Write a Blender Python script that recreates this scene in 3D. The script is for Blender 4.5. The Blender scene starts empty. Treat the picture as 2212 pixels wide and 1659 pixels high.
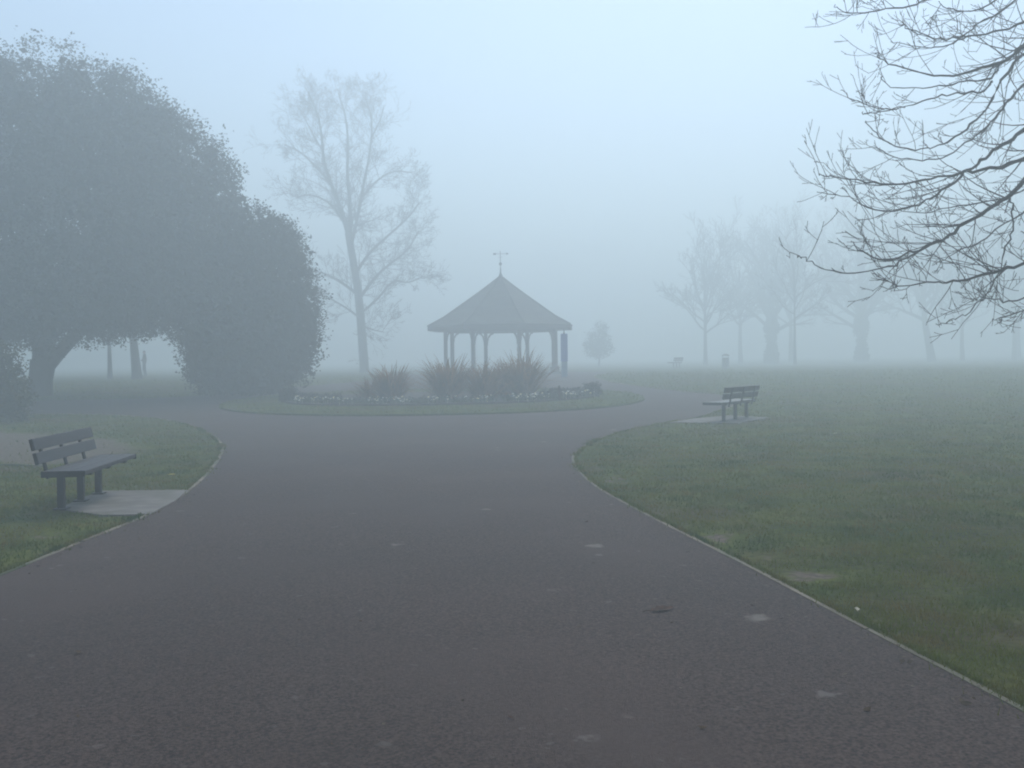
import bpy, bmesh, math, random
import numpy as np
from mathutils import Vector, Matrix

scn = bpy.context.scene
COL = scn.collection
R = math.radians

# ---------------------------------------------------------------- camera
cam_d = bpy.data.cameras.new('camera'); cam = bpy.data.objects.new('camera', cam_d); COL.objects.link(cam)
cam_d.sensor_width = 36; cam_d.lens = 36 * 2170 / 2212; cam_d.clip_start = 0.05; cam_d.clip_end = 3000
_p, _r = R(1.518), R(0.8)
_fw = Vector((0, math.cos(_p), -math.sin(_p))); _r0 = Vector((1, 0, 0)); _u0 = _r0.cross(_fw)
_rt = _r0 * math.cos(_r) - _u0 * math.sin(_r); _up = _u0 * math.cos(_r) + _r0 * math.sin(_r)
cam.matrix_world = Matrix(((_rt.x, _up.x, -_fw.x, 0), (_rt.y, _up.y, -_fw.y, 0), (_rt.z, _up.z, -_fw.z, 1.6), (0, 0, 0, 1)))
scn.camera = cam

# ---------------------------------------------------------------- sky, sun, exposure
SUN_EL, SUN_AZ = 47.0, 16.0            # azimuth clockwise from +Y
w = bpy.data.worlds.new('World'); scn.world = w; w.use_nodes = True
nt = w.node_tree; bg = nt.nodes['Background']
sky = nt.nodes.new('ShaderNodeTexSky'); sky.sky_type = 'NISHITA'; sky.sun_disc = False
sky.sun_elevation = R(SUN_EL); sky.sun_rotation = R(SUN_AZ)
sky.air_density = 1.0; sky.dust_density = 0.3; sky.ozone_density = 0.2
nt.links.new(sky.outputs[0], bg.inputs[0]); bg.inputs[1].default_value = 0.105
sd = bpy.data.lights.new('sun', 'SUN'); sun = bpy.data.objects.new('sun', sd); COL.objects.link(sun)
sd.energy = 1.5; sd.angle = R(25); sd.color = (1.0, 0.985, 0.955)
_d = Vector((math.sin(R(SUN_AZ)) * math.cos(R(SUN_EL)), math.cos(R(SUN_AZ)) * math.cos(R(SUN_EL)), math.sin(R(SUN_EL))))
sun.rotation_euler = _d.to_track_quat('Z', 'Y').to_euler()
scn.view_settings.view_transform = 'Standard'; scn.view_settings.look = 'None'
scn.view_settings.exposure = 0.85; scn.view_settings.gamma = 1.0; scn.view_settings.use_curve_mapping = False
cy = scn.cycles
cy.use_denoising = True
cy.max_bounces = 6; cy.diffuse_bounces = 3; cy.glossy_bounces = 2; cy.volume_bounces = 3; cy.transparent_max_bounces = 4
cy.filter_width = 2.0
HAZE_DENSITY = 0.0208

# ---------------------------------------------------------------- helpers
def gz(y):
    t = min(max((y - 18) / 32, 0), 1); u = min(max((y - 58) / 40, 0), 1)
    return 0.68 * t * t * (3 - 2 * t) - 0.12 * u * u * (3 - 2 * u)
def gza(y):
    t = np.clip((y - 18) / 32, 0, 1); u = np.clip((y - 58) / 40, 0, 1)
    return 0.68 * t * t * (3 - 2 * t) - 0.12 * u * u * (3 - 2 * u)

def tag(o, label=None, cat=None, group=None, kind=None):
    if label: o['label'] = label
    if cat: o['category'] = cat
    if group: o['group'] = group
    if kind: o['kind'] = kind
    return o
def empty(name, loc, rz=0):
    o = bpy.data.objects.new(name, None); COL.objects.link(o); o.empty_display_size = .2
    o.location = loc; o.rotation_euler = (0, 0, rz); return o
def link(name, me, mat=None, parent=None, loc=None, rot=None):
    o = bpy.data.objects.new(name, me); COL.objects.link(o)
    if mat and not me.materials: me.materials.append(mat)
    if parent: o.parent = parent
    if loc: o.location = loc
    if rot: o.rotation_euler = rot
    return o
def copy_tree(o, parent=None):
    c = o.copy(); COL.objects.link(c); c.parent = parent
    for ch in list(o.children): copy_tree(ch, c)
    return c

class MB:
    def __init__(s): s.v = []; s.f = []
    def add(s, v, f):
        n = len(s.v); s.v += [tuple(map(float, q)) for q in v]; s.f += [tuple(i + n for i in g) for g in f]; return s
    def box(s, c, d, rot=None):
        x, y, z = d[0] / 2, d[1] / 2, d[2] / 2
        vs = [Vector((a * x, b * y, e * z)) for a in (-1, 1) for b in (-1, 1) for e in (-1, 1)]
        if rot is not None: vs = [rot @ q for q in vs]
        c = Vector(c)
        return s.add([c + q for q in vs], [(0, 1, 3, 2), (4, 6, 7, 5), (0, 4, 5, 1), (2, 3, 7, 6), (0, 2, 6, 4), (1, 5, 7, 3)])
    def tube(s, pts, rad, n=6, cap=True):
        v, f = tube_np(np.array(pts, float), np.array(rad, float), n)
        if cap: f = f + [tuple(range(n - 1, -1, -1)), tuple(range(len(v) - n, len(v)))]
        return s.add(v, f)
    def mesh(s, name, smooth=False):
        me = bpy.data.meshes.new(name); me.from_pydata(s.v, [], s.f); me.update()
        bm = bmesh.new(); bm.from_mesh(me); bmesh.ops.recalc_face_normals(bm, faces=bm.faces); bm.to_mesh(me); bm.free()
        if smooth: me.polygons.foreach_set('use_smooth', [True] * len(me.polygons))
        return me
    def build(s, name, mat, parent=None, bevel=0, smooth=False):
        o = link(name, s.mesh(name, smooth), mat, parent)
        if bevel:
            m = o.modifiers.new('bevel', 'BEVEL'); m.width = bevel; m.segments = 2; m.limit_method = 'ANGLE'
        return o

def tube_np(P, rad, n):
    T = np.gradient(P, axis=0); T /= np.linalg.norm(T, axis=1, keepdims=True) + 1e-9
    ref = np.where(np.abs(T[:, 2:3]) > .9, np.array([[1., 0, 0]]), np.array([[0, 0, 1.]]))
    a = np.cross(T, ref); a /= np.linalg.norm(a, axis=1, keepdims=True) + 1e-9
    b = np.cross(T, a)
    k = np.arange(n) * 2 * math.pi / n
    V = P[:, None, :] + rad[:, None, None] * (np.cos(k)[None, :, None] * a[:, None, :] + np.sin(k)[None, :, None] * b[:, None, :])
    m = len(P); F = []
    for i in range(m - 1):
        for j in range(n):
            q = (j + 1) % n
            F.append((i * n + j, i * n + q, (i + 1) * n + q, (i + 1) * n + j))
    return V.reshape(-1, 3), F

def np_mesh(name, V, k):
    """V: (count*k, 3) array, k verts per polygon"""
    n = len(V); c = n // k
    me = bpy.data.meshes.new(name)
    me.vertices.add(n); me.vertices.foreach_set('co', np.ascontiguousarray(V, dtype=np.float32).ravel())
    me.loops.add(n); me.loops.foreach_set('vertex_index', np.arange(n, dtype=np.int32))
    me.polygons.add(c); me.polygons.foreach_set('loop_start', np.arange(0, n, k, dtype=np.int32))
    me.update(calc_edges=True); return me

# ---------------------------------------------------------------- materials
def mat(name, c1, c2=None, scale=6.0, rough=.8, bump=0.0, bscale=None, detail=6, lo=.35, hi=.65, coord='Object', spec=.3, c3=None, s3=.6, stretch=None, trans=0.0):
    m = bpy.data.materials.new(name); m.use_nodes = True; t = m.node_tree; N = t.nodes; L = t.links
    b = N['Principled BSDF']; b.inputs['Roughness'].default_value = rough; b.inputs['Specular IOR Level'].default_value = spec
    c2 = c2 or tuple(q * .7 for q in c1)
    tc = N.new('ShaderNodeTexCoord'); src = tc.outputs[coord]
    if stretch:
        mp = N.new('ShaderNodeMapping'); mp.inputs['Scale'].default_value = stretch; L.new(src, mp.inputs[0]); src = mp.outputs[0]
    n = N.new('ShaderNodeTexNoise'); n.inputs['Scale'].default_value = scale; n.inputs['Detail'].default_value = detail; L.new(src, n.inputs['Vector'])
    r = N.new('ShaderNodeValToRGB'); r.color_ramp.elements[0].position = lo; r.color_ramp.elements[1].position = hi
    r.color_ramp.elements[0].color = (*c2, 1); r.color_ramp.elements[1].color = (*c1, 1); L.new(n.outputs[0], r.inputs[0])
    out = r.outputs[0]
    if c3:
        n3 = N.new('ShaderNodeTexNoise'); n3.inputs['Scale'].default_value = s3; n3.inputs['Detail'].default_value = 4; L.new(src, n3.inputs['Vector'])
        r3 = N.new('ShaderNodeValToRGB'); r3.color_ramp.elements[0].position = .48; r3.color_ramp.elements[1].position = .68; L.new(n3.outputs[0], r3.inputs[0])
        mx = N.new('ShaderNodeMix'); mx.data_type = 'RGBA'; L.new(r3.outputs[0], mx.inputs[0]); L.new(out, mx.inputs[6]); mx.inputs[7].default_value = (*c3, 1); out = mx.outputs[2]
    L.new(out, b.inputs['Base Color'])
    if bump:
        n2 = N.new('ShaderNodeTexNoise'); n2.inputs['Scale'].default_value = bscale or scale * 3; n2.inputs['Detail'].default_value = 5; L.new(src, n2.inputs['Vector'])
        bp = N.new('ShaderNodeBump'); bp.inputs['Strength'].default_value = bump; bp.inputs['Distance'].default_value = .02; L.new(n2.outputs[0], bp.inputs['Height']); L.new(bp.outputs[0], b.inputs['Normal'])
    if trans:
        ts = N.new('ShaderNodeBsdfTranslucent'); L.new(out, ts.inputs[0]); ms = N.new('ShaderNodeMixShader'); ms.inputs[0].default_value = trans
        L.new(b.outputs[0], ms.inputs[1]); L.new(ts.outputs[0], ms.inputs[2]); L.new(ms.outputs[0], N['Material Output'].inputs['Surface'])
    return m

M_TIMBER = mat('dark stained timber', (.026, .016, .017), (.012, .009, .010), 3, .42, .25, 40, stretch=(6, 1, 6), spec=.5)
M_STEEL = mat('dark painted steel', (.014, .011, .012), (.008, .007, .008), 12, .5, .1)
M_CONC = mat('pale concrete', (.24, .205, .175), (.16, .138, .118), 5, .85, .4, 60, c3=(.14, .125, .09), s3=2)
M_KERB = mat('concrete edging', (.33, .265, .19), (.13, .105, .07), 2.2, .9, .5, 50, c3=(.09, .10, .05), s3=1.1)
M_BARK = mat('bare bark', (.060, .042, .035), (.028, .020, .018), 9, .9, .6, 30, stretch=(1, 1, .25), spec=.1)
M_TWIG = mat('twigs', (.075, .042, .036), (.042, .026, .024), 5, .9, spec=.1)
M_OAKBARK = mat('oak bark', (.06, .052, .045), (.03, .026, .024), 6, .9, .7, 20, stretch=(1, 1, .3))
M_OAKLEAF = mat('dark evergreen leaves', (.016, .018, .010), (.008, .010, .007), 1.6, .9, c3=(.024, .024, .011), s3=.5, spec=.08)
M_SHRUBLEAF = mat('mottled shrub leaves', (.070, .068, .020), (.018, .024, .011), 3.5, .7, c3=(.12, .10, .022), s3=5, spec=.1, trans=.25)
M_HEDGE = mat('clipped hedge leaves', (.05, .045, .03), (.028, .03, .02), 4, .6, c3=(.075, .045, .035), s3=2)
M_PHORM = mat('bronze strap leaves', (.30, .15, .065), (.13, .085, .035), 2.2, .8, c3=(.36, .20, .08), s3=1.7, trans=.4)
M_GRASS = mat('grass blades', (.165, .170, .010), (.055, .094, .009), .9, .7, coord='Object', c3=(.20, .15, .035), s3=2.3, detail=8, spec=.06, trans=.3)
M_SOIL = mat('bed soil', (.085, .06, .045), (.045, .034, .028), 5, .95, .8, 18)
M_PETAL = mat('pale petals', (.70, .68, .60), (.5, .46, .34), 9, .6, c3=(.80, .62, .16), s3=4)
M_BEDLEAF = mat('bedding foliage', (.09, .11, .05), (.05, .06, .03), 8, .6)
M_ROOF = mat('roof tiles', (.062, .044, .034), (.036, .027, .022), 2.5, .85, .9, 9, c3=(.085, .085, .06), s3=.8, stretch=(1, 1, 5))
M_WOOD = mat('brown painted post', (.11, .062, .052), (.075, .045, .04), 4, .6, .2)
M_STONE = mat('plinth stone', (.24, .22, .20), (.16, .15, .14), 4, .9, .5)
M_LEAD = mat('dark metal', (.06, .06, .065), (.04, .04, .045), 6, .5)
M_NAVY = mat('navy panel', (.06, .12, .45), (.05, .10, .38), 3, .45, spec=.5)
M_PALEBLUE = mat('pale blue panel', (.17, .26, .38), (.13, .21, .33), 3, .5)
M_DEADLEAF = mat('dead leaf', (.10, .036, .015), (.035, .016, .009), 30, .7, .3)
M_PALELEAF = mat('pale dead leaf', (.55, .48, .36), (.36, .30, .20), 30, .7, .3)
M_YELLOWLEAF = mat('yellow leaf', (.65, .50, .08), (.5, .36, .05), 30, .6, .2)
M_BIN = mat('bin body', (.05, .06, .05), (.035, .04, .035), 6, .5)
M_IVY = mat('ivy leaves', (.05, .06, .035), (.03, .036, .025), 3, .6)

def lawn_mat():
    m = mat('lawn', (.105, .115, .012), (.044, .066, .010), 1.3, .9, .8, 40, c3=(.085, .066, .026), s3=.55, detail=10, spec=.06)
    t = m.node_tree; N = t.nodes; L = t.links; b = N['Principled BSDF']
    tc = N.new('ShaderNodeTexCoord')
    # fine mottling
    nf = N.new('ShaderNodeTexNoise'); nf.inputs['Scale'].default_value = 14; nf.inputs['Detail'].default_value = 8; L.new(tc.outputs['Object'], nf.inputs['Vector'])
    mr = N.new('ShaderNodeMapRange'); mr.inputs[1].default_value = .3; mr.inputs[2].default_value = .7; mr.inputs[3].default_value = .6; mr.inputs[4].default_value = 1.35; L.new(nf.outputs[0], mr.inputs[0])
    hs = N.new('ShaderNodeHueSaturation'); L.new(mr.outputs[0], hs.inputs['Value']); old = b.inputs['Base Color'].links[0].from_socket; L.new(old, hs.inputs['Color'])
    at = N.new('ShaderNodeAttribute'); at.attribute_name = 'bare'
    n2 = N.new('ShaderNodeTexNoise'); n2.inputs['Scale'].default_value = 5.5; n2.inputs['Detail'].default_value = 10; n2.inputs['Roughness'].default_value = .65; L.new(tc.outputs['Object'], n2.inputs['Vector'])
    ad = N.new('ShaderNodeMath'); ad.operation = 'ADD'; L.new(at.outputs['Fac'], ad.inputs[0]); L.new(n2.outputs[0], ad.inputs[1])
    r = N.new('ShaderNodeValToRGB'); r.color_ramp.elements[0].position = .80; r.color_ramp.elements[1].position = 1.0; r.color_ramp.elements[0].position = .84; L.new(ad.outputs[0], r.inputs[0])
    n4 = N.new('ShaderNodeTexNoise'); n4.inputs['Scale'].default_value = 16; n4.inputs['Detail'].default_value = 8; L.new(tc.outputs['Object'], n4.inputs['Vector'])
    r4 = N.new('ShaderNodeValToRGB'); r4.color_ramp.elements[0].position = .3; r4.color_ramp.elements[1].position = .7
    r4.color_ramp.elements[0].color = (.07, .050, .036, 1); r4.color_ramp.elements[1].color = (.22, .165, .125, 1); L.new(n4.outputs[0], r4.inputs[0])
    mx = N.new('ShaderNodeMix'); mx.data_type = 'RGBA'; L.new(r.outputs[0], mx.inputs[0]); L.new(hs.outputs[0], mx.inputs[6]); L.new(r4.outputs[0], mx.inputs[7])
    L.new(mx.outputs[2], b.inputs['Base Color']); return m
M_LAWN = lawn_mat()

def asphalt_mat():
    m = mat('worn asphalt', (.155, .105, .084), (.030, .021, .018), 62, .75, .8, 160, c3=(.108, .074, .061), s3=.35, detail=8, lo=.3, hi=.72, spec=.15)
    t = m.node_tree; N = t.nodes; L = t.links; b = N['Principled BSDF']
    out = b.inputs['Base Color'].links[0].from_socket
    tc = N.new('ShaderNodeTexCoord')
    wn = N.new('ShaderNodeTexNoise'); wn.inputs['Scale'].default_value = 11; wn.inputs['Detail'].default_value = 7; L.new(tc.outputs['Object'], wn.inputs['Vector'])
    wv = N.new('ShaderNodeVectorMath'); wv.operation = 'SCALE'; wv.inputs['Scale'].default_value = .16; L.new(wn.outputs['Color'], wv.inputs[0])
    wa = N.new('ShaderNodeVectorMath'); wa.operation = 'ADD'; L.new(tc.outputs['Object'], wa.inputs[0]); L.new(wv.outputs[0], wa.inputs[1])
    for sc, rad, col, st in ((1.3, .12, (.26, .215, .175), .9), (2.6, .12, (.21, .175, .148), .8), (4.3, .14, (.17, .14, .118), .7), (9.0, .16, (.17, .142, .12), .6)):
        v = N.new('ShaderNodeTexVoronoi'); v.inputs['Scale'].default_value = sc; v.inputs['Randomness'].default_value = 1; L.new(wa.outputs[0], v.inputs['Vector'])
        sx = N.new('ShaderNodeSeparateColor'); L.new(v.outputs['Color'], sx.inputs[0])
        mu = N.new('ShaderNodeMapRange'); mu.inputs[1].default_value = .35; mu.inputs[2].default_value = 1; mu.inputs[3].default_value = 0.0; mu.inputs[4].default_value = rad; L.new(sx.outputs[0], mu.inputs[0])
        sb = N.new('ShaderNodeMath'); sb.operation = 'SUBTRACT'; L.new(mu.outputs[0], sb.inputs[0]); L.new(v.outputs['Distance'], sb.inputs[1])
        mr = N.new('ShaderNodeMapRange'); mr.inputs[1].default_value = -.02; mr.inputs[2].default_value = .05; mr.inputs[3].default_value = 0; mr.inputs[4].default_value = st; L.new(sb.outputs[0], mr.inputs[0])
        mx = N.new('ShaderNodeMix'); mx.data_type = 'RGBA'; L.new(mr.outputs[0], mx.inputs[0]); L.new(out, mx.inputs[6]); mx.inputs[7].default_value = (*col, 1); out = mx.outputs[2]
    # broad worn / damp zones
    n4 = N.new('ShaderNodeTexNoise'); n4.inputs['Scale'].default_value = .28; n4.inputs['Detail'].default_value = 5; L.new(tc.outputs['Object'], n4.inputs['Vector'])
    mr = N.new('ShaderNodeMapRange'); mr.inputs[1].default_value = .3; mr.inputs[2].default_value = .7; mr.inputs[3].default_value = .8; mr.inputs[4].default_value = 1.2; L.new(n4.outputs[0], mr.inputs[0])
    hs = N.new('ShaderNodeHueSaturation'); L.new(mr.outputs[0], hs.inputs['Value']); L.new(out, hs.inputs['Color']); L.new(hs.outputs[0], b.inputs['Base Color'])
    mr2 = N.new('ShaderNodeMapRange'); mr2.inputs[1].default_value = .3; mr2.inputs[2].default_value = .7; mr2.inputs[3].default_value = .78; mr2.inputs[4].default_value = .92; L.new(n4.outputs[0], mr2.inputs[0]); L.new(mr2.outputs[0], b.inputs['Roughness'])
    return m
M_ASPHALT = asphalt_mat()

# ---------------------------------------------------------------- layout in metres (camera stands at 0,0 looking along +Y)
def chaikin(P, n=2, closed=False):
    P = [np.array(p, float) for p in P]
    for _ in range(n):
        Q = [] if closed else [P[0]]
        rng_ = range(len(P)) if closed else range(len(P) - 1)
        for i in rng_:
            a, b = P[i], P[(i + 1) % len(P)]; Q += [a * .75 + b * .25, a * .25 + b * .75]
        if not closed: Q.append(P[-1])
        P = Q
    return [tuple(p) for p in P]

RIGHT_EDGE = chaikin([(3.0, -8), (2.85, -3), (2.6, 1.5), (2.26, 4.43), (2.05, 5.62), (1.74, 7.69), (1.34, 9.97), (1.01, 12.13), (.90, 14.14), (.92, 15.76), (1.09, 16.91), (1.44, 18.69), (2.13, 20.7), (3.27, 22.66), (4.36, 24.05), (5.3, 26.0), (6.25, 28.2), (6.85, 30.4), (6.8, 32.2)])
FAR_RIGHT = chaikin([(6.6, 32.9), (5.9, 33.9), (4.95, 36.5), (4.0, 40), (3.6, 45), (4.2, 50), (5.2, 54)])
APRON = [(-.55 + 6.0 * math.cos(R(a)), 56 + 6.0 * math.sin(R(a))) for a in range(-10, 195, 12)]
FAR_LEFT = chaikin([(-6.2, 53), (-5.6, 49), (-6.5, 44.5), (-8.5, 40.5), (-10.2, 37.2), (-11.4, 35.2), (-12.8, 34.4), (-15.8, 34.1), (-25, 33.6), (-80, 33)])
LEFT_EDGE = chaikin([(-80, 28), (-25, 28.4), (-14.5, 28.4), (-12.66, 28.5), (-10.3, 27.5), (-8.34, 25.22), (-7.0, 22.74), (-6.06, 20.59), (-5.43, 18.8), (-4.94, 16.97), (-4.42, 14.63), (-4.0, 12.36), (-3.82, 10.58), (-3.84, 9.64), (-3.88, 8.55), (-3.89, 7.56), (-4.05, 4), (-4.2, 0), (-4.4, -8)])
PATH = RIGHT_EDGE + FAR_RIGHT + APRON + FAR_LEFT + LEFT_EDGE
ISLAND = [(-2.45 + 6.6 * math.copysign(abs(math.cos(R(a))) ** .92, math.cos(R(a))), 32.0 + (5.9 if math.sin(R(a)) < 0 else 5.0) * math.copysign(abs(math.sin(R(a))) ** .9, math.sin(R(a)))) for a in range(0, 360, 6)]
PAD_L = [(-5.0, 11.15), (-5.08, 11.8), (-5.1, 12.42), (-4.02, 12.38), (-3.86, 11.4), (-3.80, 10.44), (-4.28, 10.42), (-4.62, 10.66), (-4.86, 10.86)]
PAD_R = [(3.55, 22.95), (4.35, 23.95), (5.35, 24.75), (6.1, 23.9), (5.05, 22.45)]
DIRT = [(-20, 25.6), (-14.5, 24.5), (-11.9, 23.4), (-10.8, 22.8), (-7.9, 20.7), (-6.8, 18.7), (-6.45, 17.2), (-6.9, 16.2), (-7.25, 15.6), (-8.2, 15.95), (-11, 17.0), (-14, 18.0), (-20, 20.2)]

def inside(px, py, poly):
    P = np.array(poly, float); res = np.zeros(px.shape, bool); j = len(P) - 1
    for i in range(len(P)):
        xi, yi = P[i]; xj, yj = P[j]
        c = ((yi > py) != (yj > py)); res ^= c & (px < (xj - xi) * (py - yi) / ((yj - yi) + 1e-12) + xi); j = i
    return res
def dist_to(px, py, line, closed=False):
    P = np.array(line, float); best = np.full(px.shape, 1e9)
    for i in range(len(P) - (0 if closed else 1)):
        a = P[i]; b = P[(i + 1) % len(P)]; ab = b - a; t = np.clip(((px - a[0]) * ab[0] + (py - a[1]) * ab[1]) / (ab @ ab + 1e-12), 0, 1)
        best = np.minimum(best, np.hypot(px - a[0] - t * ab[0], py - a[1] - t * ab[1]))
    return best
SPOTS = [(2.10, 7.15, .36, .22, .75), (1.80, 8.70, .28, .34, .70), (1.98, 7.85, .26, .2, .55), (1.30, 12.9, .35, .8, .55), (1.55, 10.2, .22, .35, .5), (2.75, 5.45, .35, .2, .5), (1.25, 14.2, .3, .5, .45), (1.62, 9.4, .18, .25, .5), (2.3, 6.4, .2, .18, .4),
         (-4.35, 9.3, .28, .35, .55), (-4.9, 10.0, .5, .35, .4), (-5.1, 10.6, .35, .35, .5), (-4.75, 12.9, .4, .3, .35), (2.95, 6.5, .35, .25, .35), (-4.1, 8.4, .2, .4, .4), (4.4, 9.0, .5, .35, .3), (5.6, 22.4, .8, .5, .4), (-5.6, 9.2, .4, .3, .3)]
def bare(px, py):
    v = np.zeros(px.shape)
    for x, y, a, b, s in SPOTS: v = np.maximum(v, .84 * s * np.exp(-(((px - x) / a) ** 2 + ((py - y) / b) ** 2)))
    d = dist_to(px, py, DIRT, True); ins = inside(px, py, DIRT)
    v = np.maximum(v, np.where(ins, np.clip(.28 + d * .5, 0, .52), np.clip(.28 - d * .9, 0, 1)))
    for ed in (RIGHT_EDGE, LEFT_EDGE):
        de = dist_to(px, py, ed[:40] if ed is RIGHT_EDGE else ed[20:]); v = np.maximum(v, .16 * np.clip(1 - de / .35, 0, 1))
    return v

# ---------------------------------------------------------------- ground
xs = np.concatenate([[-300, -200, -130, -90, -60, -40, -28, -20], np.arange(-16, 14.01, .2), [18, 24, 32, 45, 65, 95, 140, 210, 300]])
ys = np.concatenate([[-90, -60, -40, -25, -15, -8, -3, 0], np.arange(2, 30.01, .2), np.arange(30.5, 56, .5), np.arange(56, 100, 2.0), [101, 104, 110, 125, 150, 180, 240, 300, 380]])
GX, GY = np.meshgrid(xs, ys); gx, gy = GX.ravel(), GY.ravel()
nx, ny = len(xs), len(ys)
gv = np.stack([gx, gy, gza(gy)], 1)
gf = [(j * nx + i, j * nx + i + 1, (j + 1) * nx + i + 1, (j + 1) * nx + i) for j in range(ny - 1) for i in range(nx - 1)]
me = bpy.data.meshes.new('lawn'); me.from_pydata(gv.tolist(), [], gf)
a = me.attributes.new('bare', 'FLOAT', 'POINT'); a.data.foreach_set('value', bare(gx, gy).astype(np.float32))
me.polygons.foreach_set('use_smooth', [True] * len(me.polygons))
tag(link('lawn', me, M_LAWN), 'wide mown park lawn with thin winter grass', kind='structure')

def sheet(name, poly, dz, material, rows=None, thick=0, parent=None):
    bm = bmesh.new(); vs = [bm.verts.new((x, y, 0)) for x, y in poly]
    es = [bm.edges.new((vs[i], vs[(i + 1) % len(vs)])) for i in range(len(vs))]
    bmesh.ops.triangle_fill(bm, edges=es, use_beauty=True)
    y0 = min(p[1] for p in poly); y1 = max(p[1] for p in poly)
    for yy in (rows if rows is not None else np.arange(17, 52, 1.0)):
        if y0 < yy < y1: bmesh.ops.bisect_plane(bm, geom=bm.verts[:] + bm.edges[:] + bm.faces[:], plane_co=(0, yy, 0), plane_no=(0, 1, 0))
    for f in bm.faces:
        f.normal_update()
        if f.normal.z < 0: f.normal_flip()
    for v in bm.verts: v.co.z = gz(v.co.y) + dz
    if thick:
        ret = bmesh.ops.extrude_face_region(bm, geom=bm.faces[:])
        for g in ret['geom']:
            if isinstance(g, bmesh.types.BMVert): g.co.z += thick
        bmesh.ops.recalc_face_normals(bm, faces=bm.faces)
    me = bpy.data.meshes.new(name); bm.to_mesh(me); bm.free()
    return link(name, me, material, parent)
tag(sheet('path', PATH, .006, M_ASPHALT), 'worn dark asphalt park path splitting round an island', kind='structure')
isl = sheet('island_lawn', ISLAND, .0, M_LAWN, thick=.055); tag(isl, 'grass island in the fork of the path', kind='structure')

def kerb(name, line, wid, h, seed, label, closed=False):
    rng = np.random.default_rng(seed); P = [np.array(p) for p in line]
    # resample
    Q = []
    for i in range(len(P) - (0 if closed else 1)):
        a, b = P[i], P[(i + 1) % len(P)]; n = max(1, int(np.linalg.norm(b - a) / .18))
        Q += [a + (b - a) * k / n for k in range(n)]
    if not closed: Q.append(P[-1])
    Q = np.array(Q); T = np.gradient(Q, axis=0); T /= np.linalg.norm(T, axis=1, keepdims=True); Nn = np.stack([T[:, 1], -T[:, 0]], 1)
    n = len(Q); ph = np.cumsum(rng.normal(0, .25, n))
    wob = wid * (.5 + .20 * np.sin(ph) + .08 * rng.normal(0, 1, n)); hh = h * (.95 + .45 * np.sin(ph * .7))
    V = []; 
    for i in range(n):
        z = gz(Q[i][1])
        for s, zz in ((-wid * .5, -.03), (-wid * .5, hh[i]), (max(wob[i], .008), hh[i]), (max(wob[i], .008), -.03)):
            V.append((Q[i][0] + Nn[i][0] * s, Q[i][1] + Nn[i][1] * s, z + zz))
    F = []
    for i in range(n - (0 if closed else 1)):
        j = (i + 1) % n
        for k in range(3): F.append((i * 4 + k, j * 4 + k, j * 4 + k + 1, i * 4 + k + 1))
    me = bpy.data.meshes.new(name); me.from_pydata(V, [], F)
    bm = bmesh.new(); bm.from_mesh(me); bmesh.ops.recalc_face_normals(bm, faces=bm.faces); bm.to_mesh(me); bm.free()
    return tag(link(name, me, M_KERB), label, kind='structure')
kerb('kerb', [p for p in RIGHT_EDGE if p[0] < 30], .042, .016, 1, 'pale concrete edging between path and wide right lawn')
kerb('kerb', [p for p in LEFT_EDGE if p[0] > -30], .042, .016, 2, 'pale concrete edging round the lawn with the near bench')
kerb('kerb', [p for p in FAR_RIGHT if p[0] < 30], .06, .03, 3, 'pale edging on the far side of the path')
kerb('kerb', [(-7.3, 15.62), (-8.2, 15.9), (-11, 16.95), (-14, 17.95), (-20, 20.1)], .06, .03, 4, 'pale edging of the bare track behind the near bench')

pl = sheet('concrete_pad', PAD_L, .002, M_CONC, thick=.018); tag(pl, 'pale concrete pad joining the near bench to the path', kind='structure')
pr = sheet('concrete_pad', PAD_R, .002, M_CONC, thick=.022); tag(pr, 'pale concrete pad under the bench on the wide lawn', kind='structure')

# ---------------------------------------------------------------- grass blades (uncountable)
rng = np.random.default_rng(5)
def blades(n, dmin, dmax, amin, amax):
    d = np.exp(rng.uniform(math.log(dmin), math.log(dmax), n)); a = rng.uniform(R(amin), R(amax), n)
    x, y = d * np.sin(a), d * np.cos(a); return x, y, d
x, y, d = blades(820000, 3.2, 62, -52, 58)
isl_in = inside(x, y, ISLAND); bedp = inside(x, y, [(-7.2, 31.3), (-6.4, 29.7), (-2.74, 28.9), (0, 29.2), (2.7, 31.4), (2.4, 35), (-7, 35)])
ok = (~inside(x, y, PATH) | isl_in) & ~bedp & ~inside(x, y, PAD_L) & ~inside(x, y, PAD_R)
b_ = bare(x, y); ok &= rng.uniform(0, 1, len(x)) > np.clip(b_ * 2.4 - .12, 0, .97)
clump = .5 + .5 * np.sin(x * 5.1 + 2.1 * np.sin(y * 3.3)) * np.sin(y * 4.3 + 1.7 * np.sin(x * 2.7))
ok &= rng.uniform(0, 1, len(x)) < (.45 + .55 * clump) * np.clip(1.35 - d / 46, 0, 1)
x, y, d, isl_in, clump = x[ok], y[ok], d[ok], isl_in[ok], clump[ok]
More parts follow.
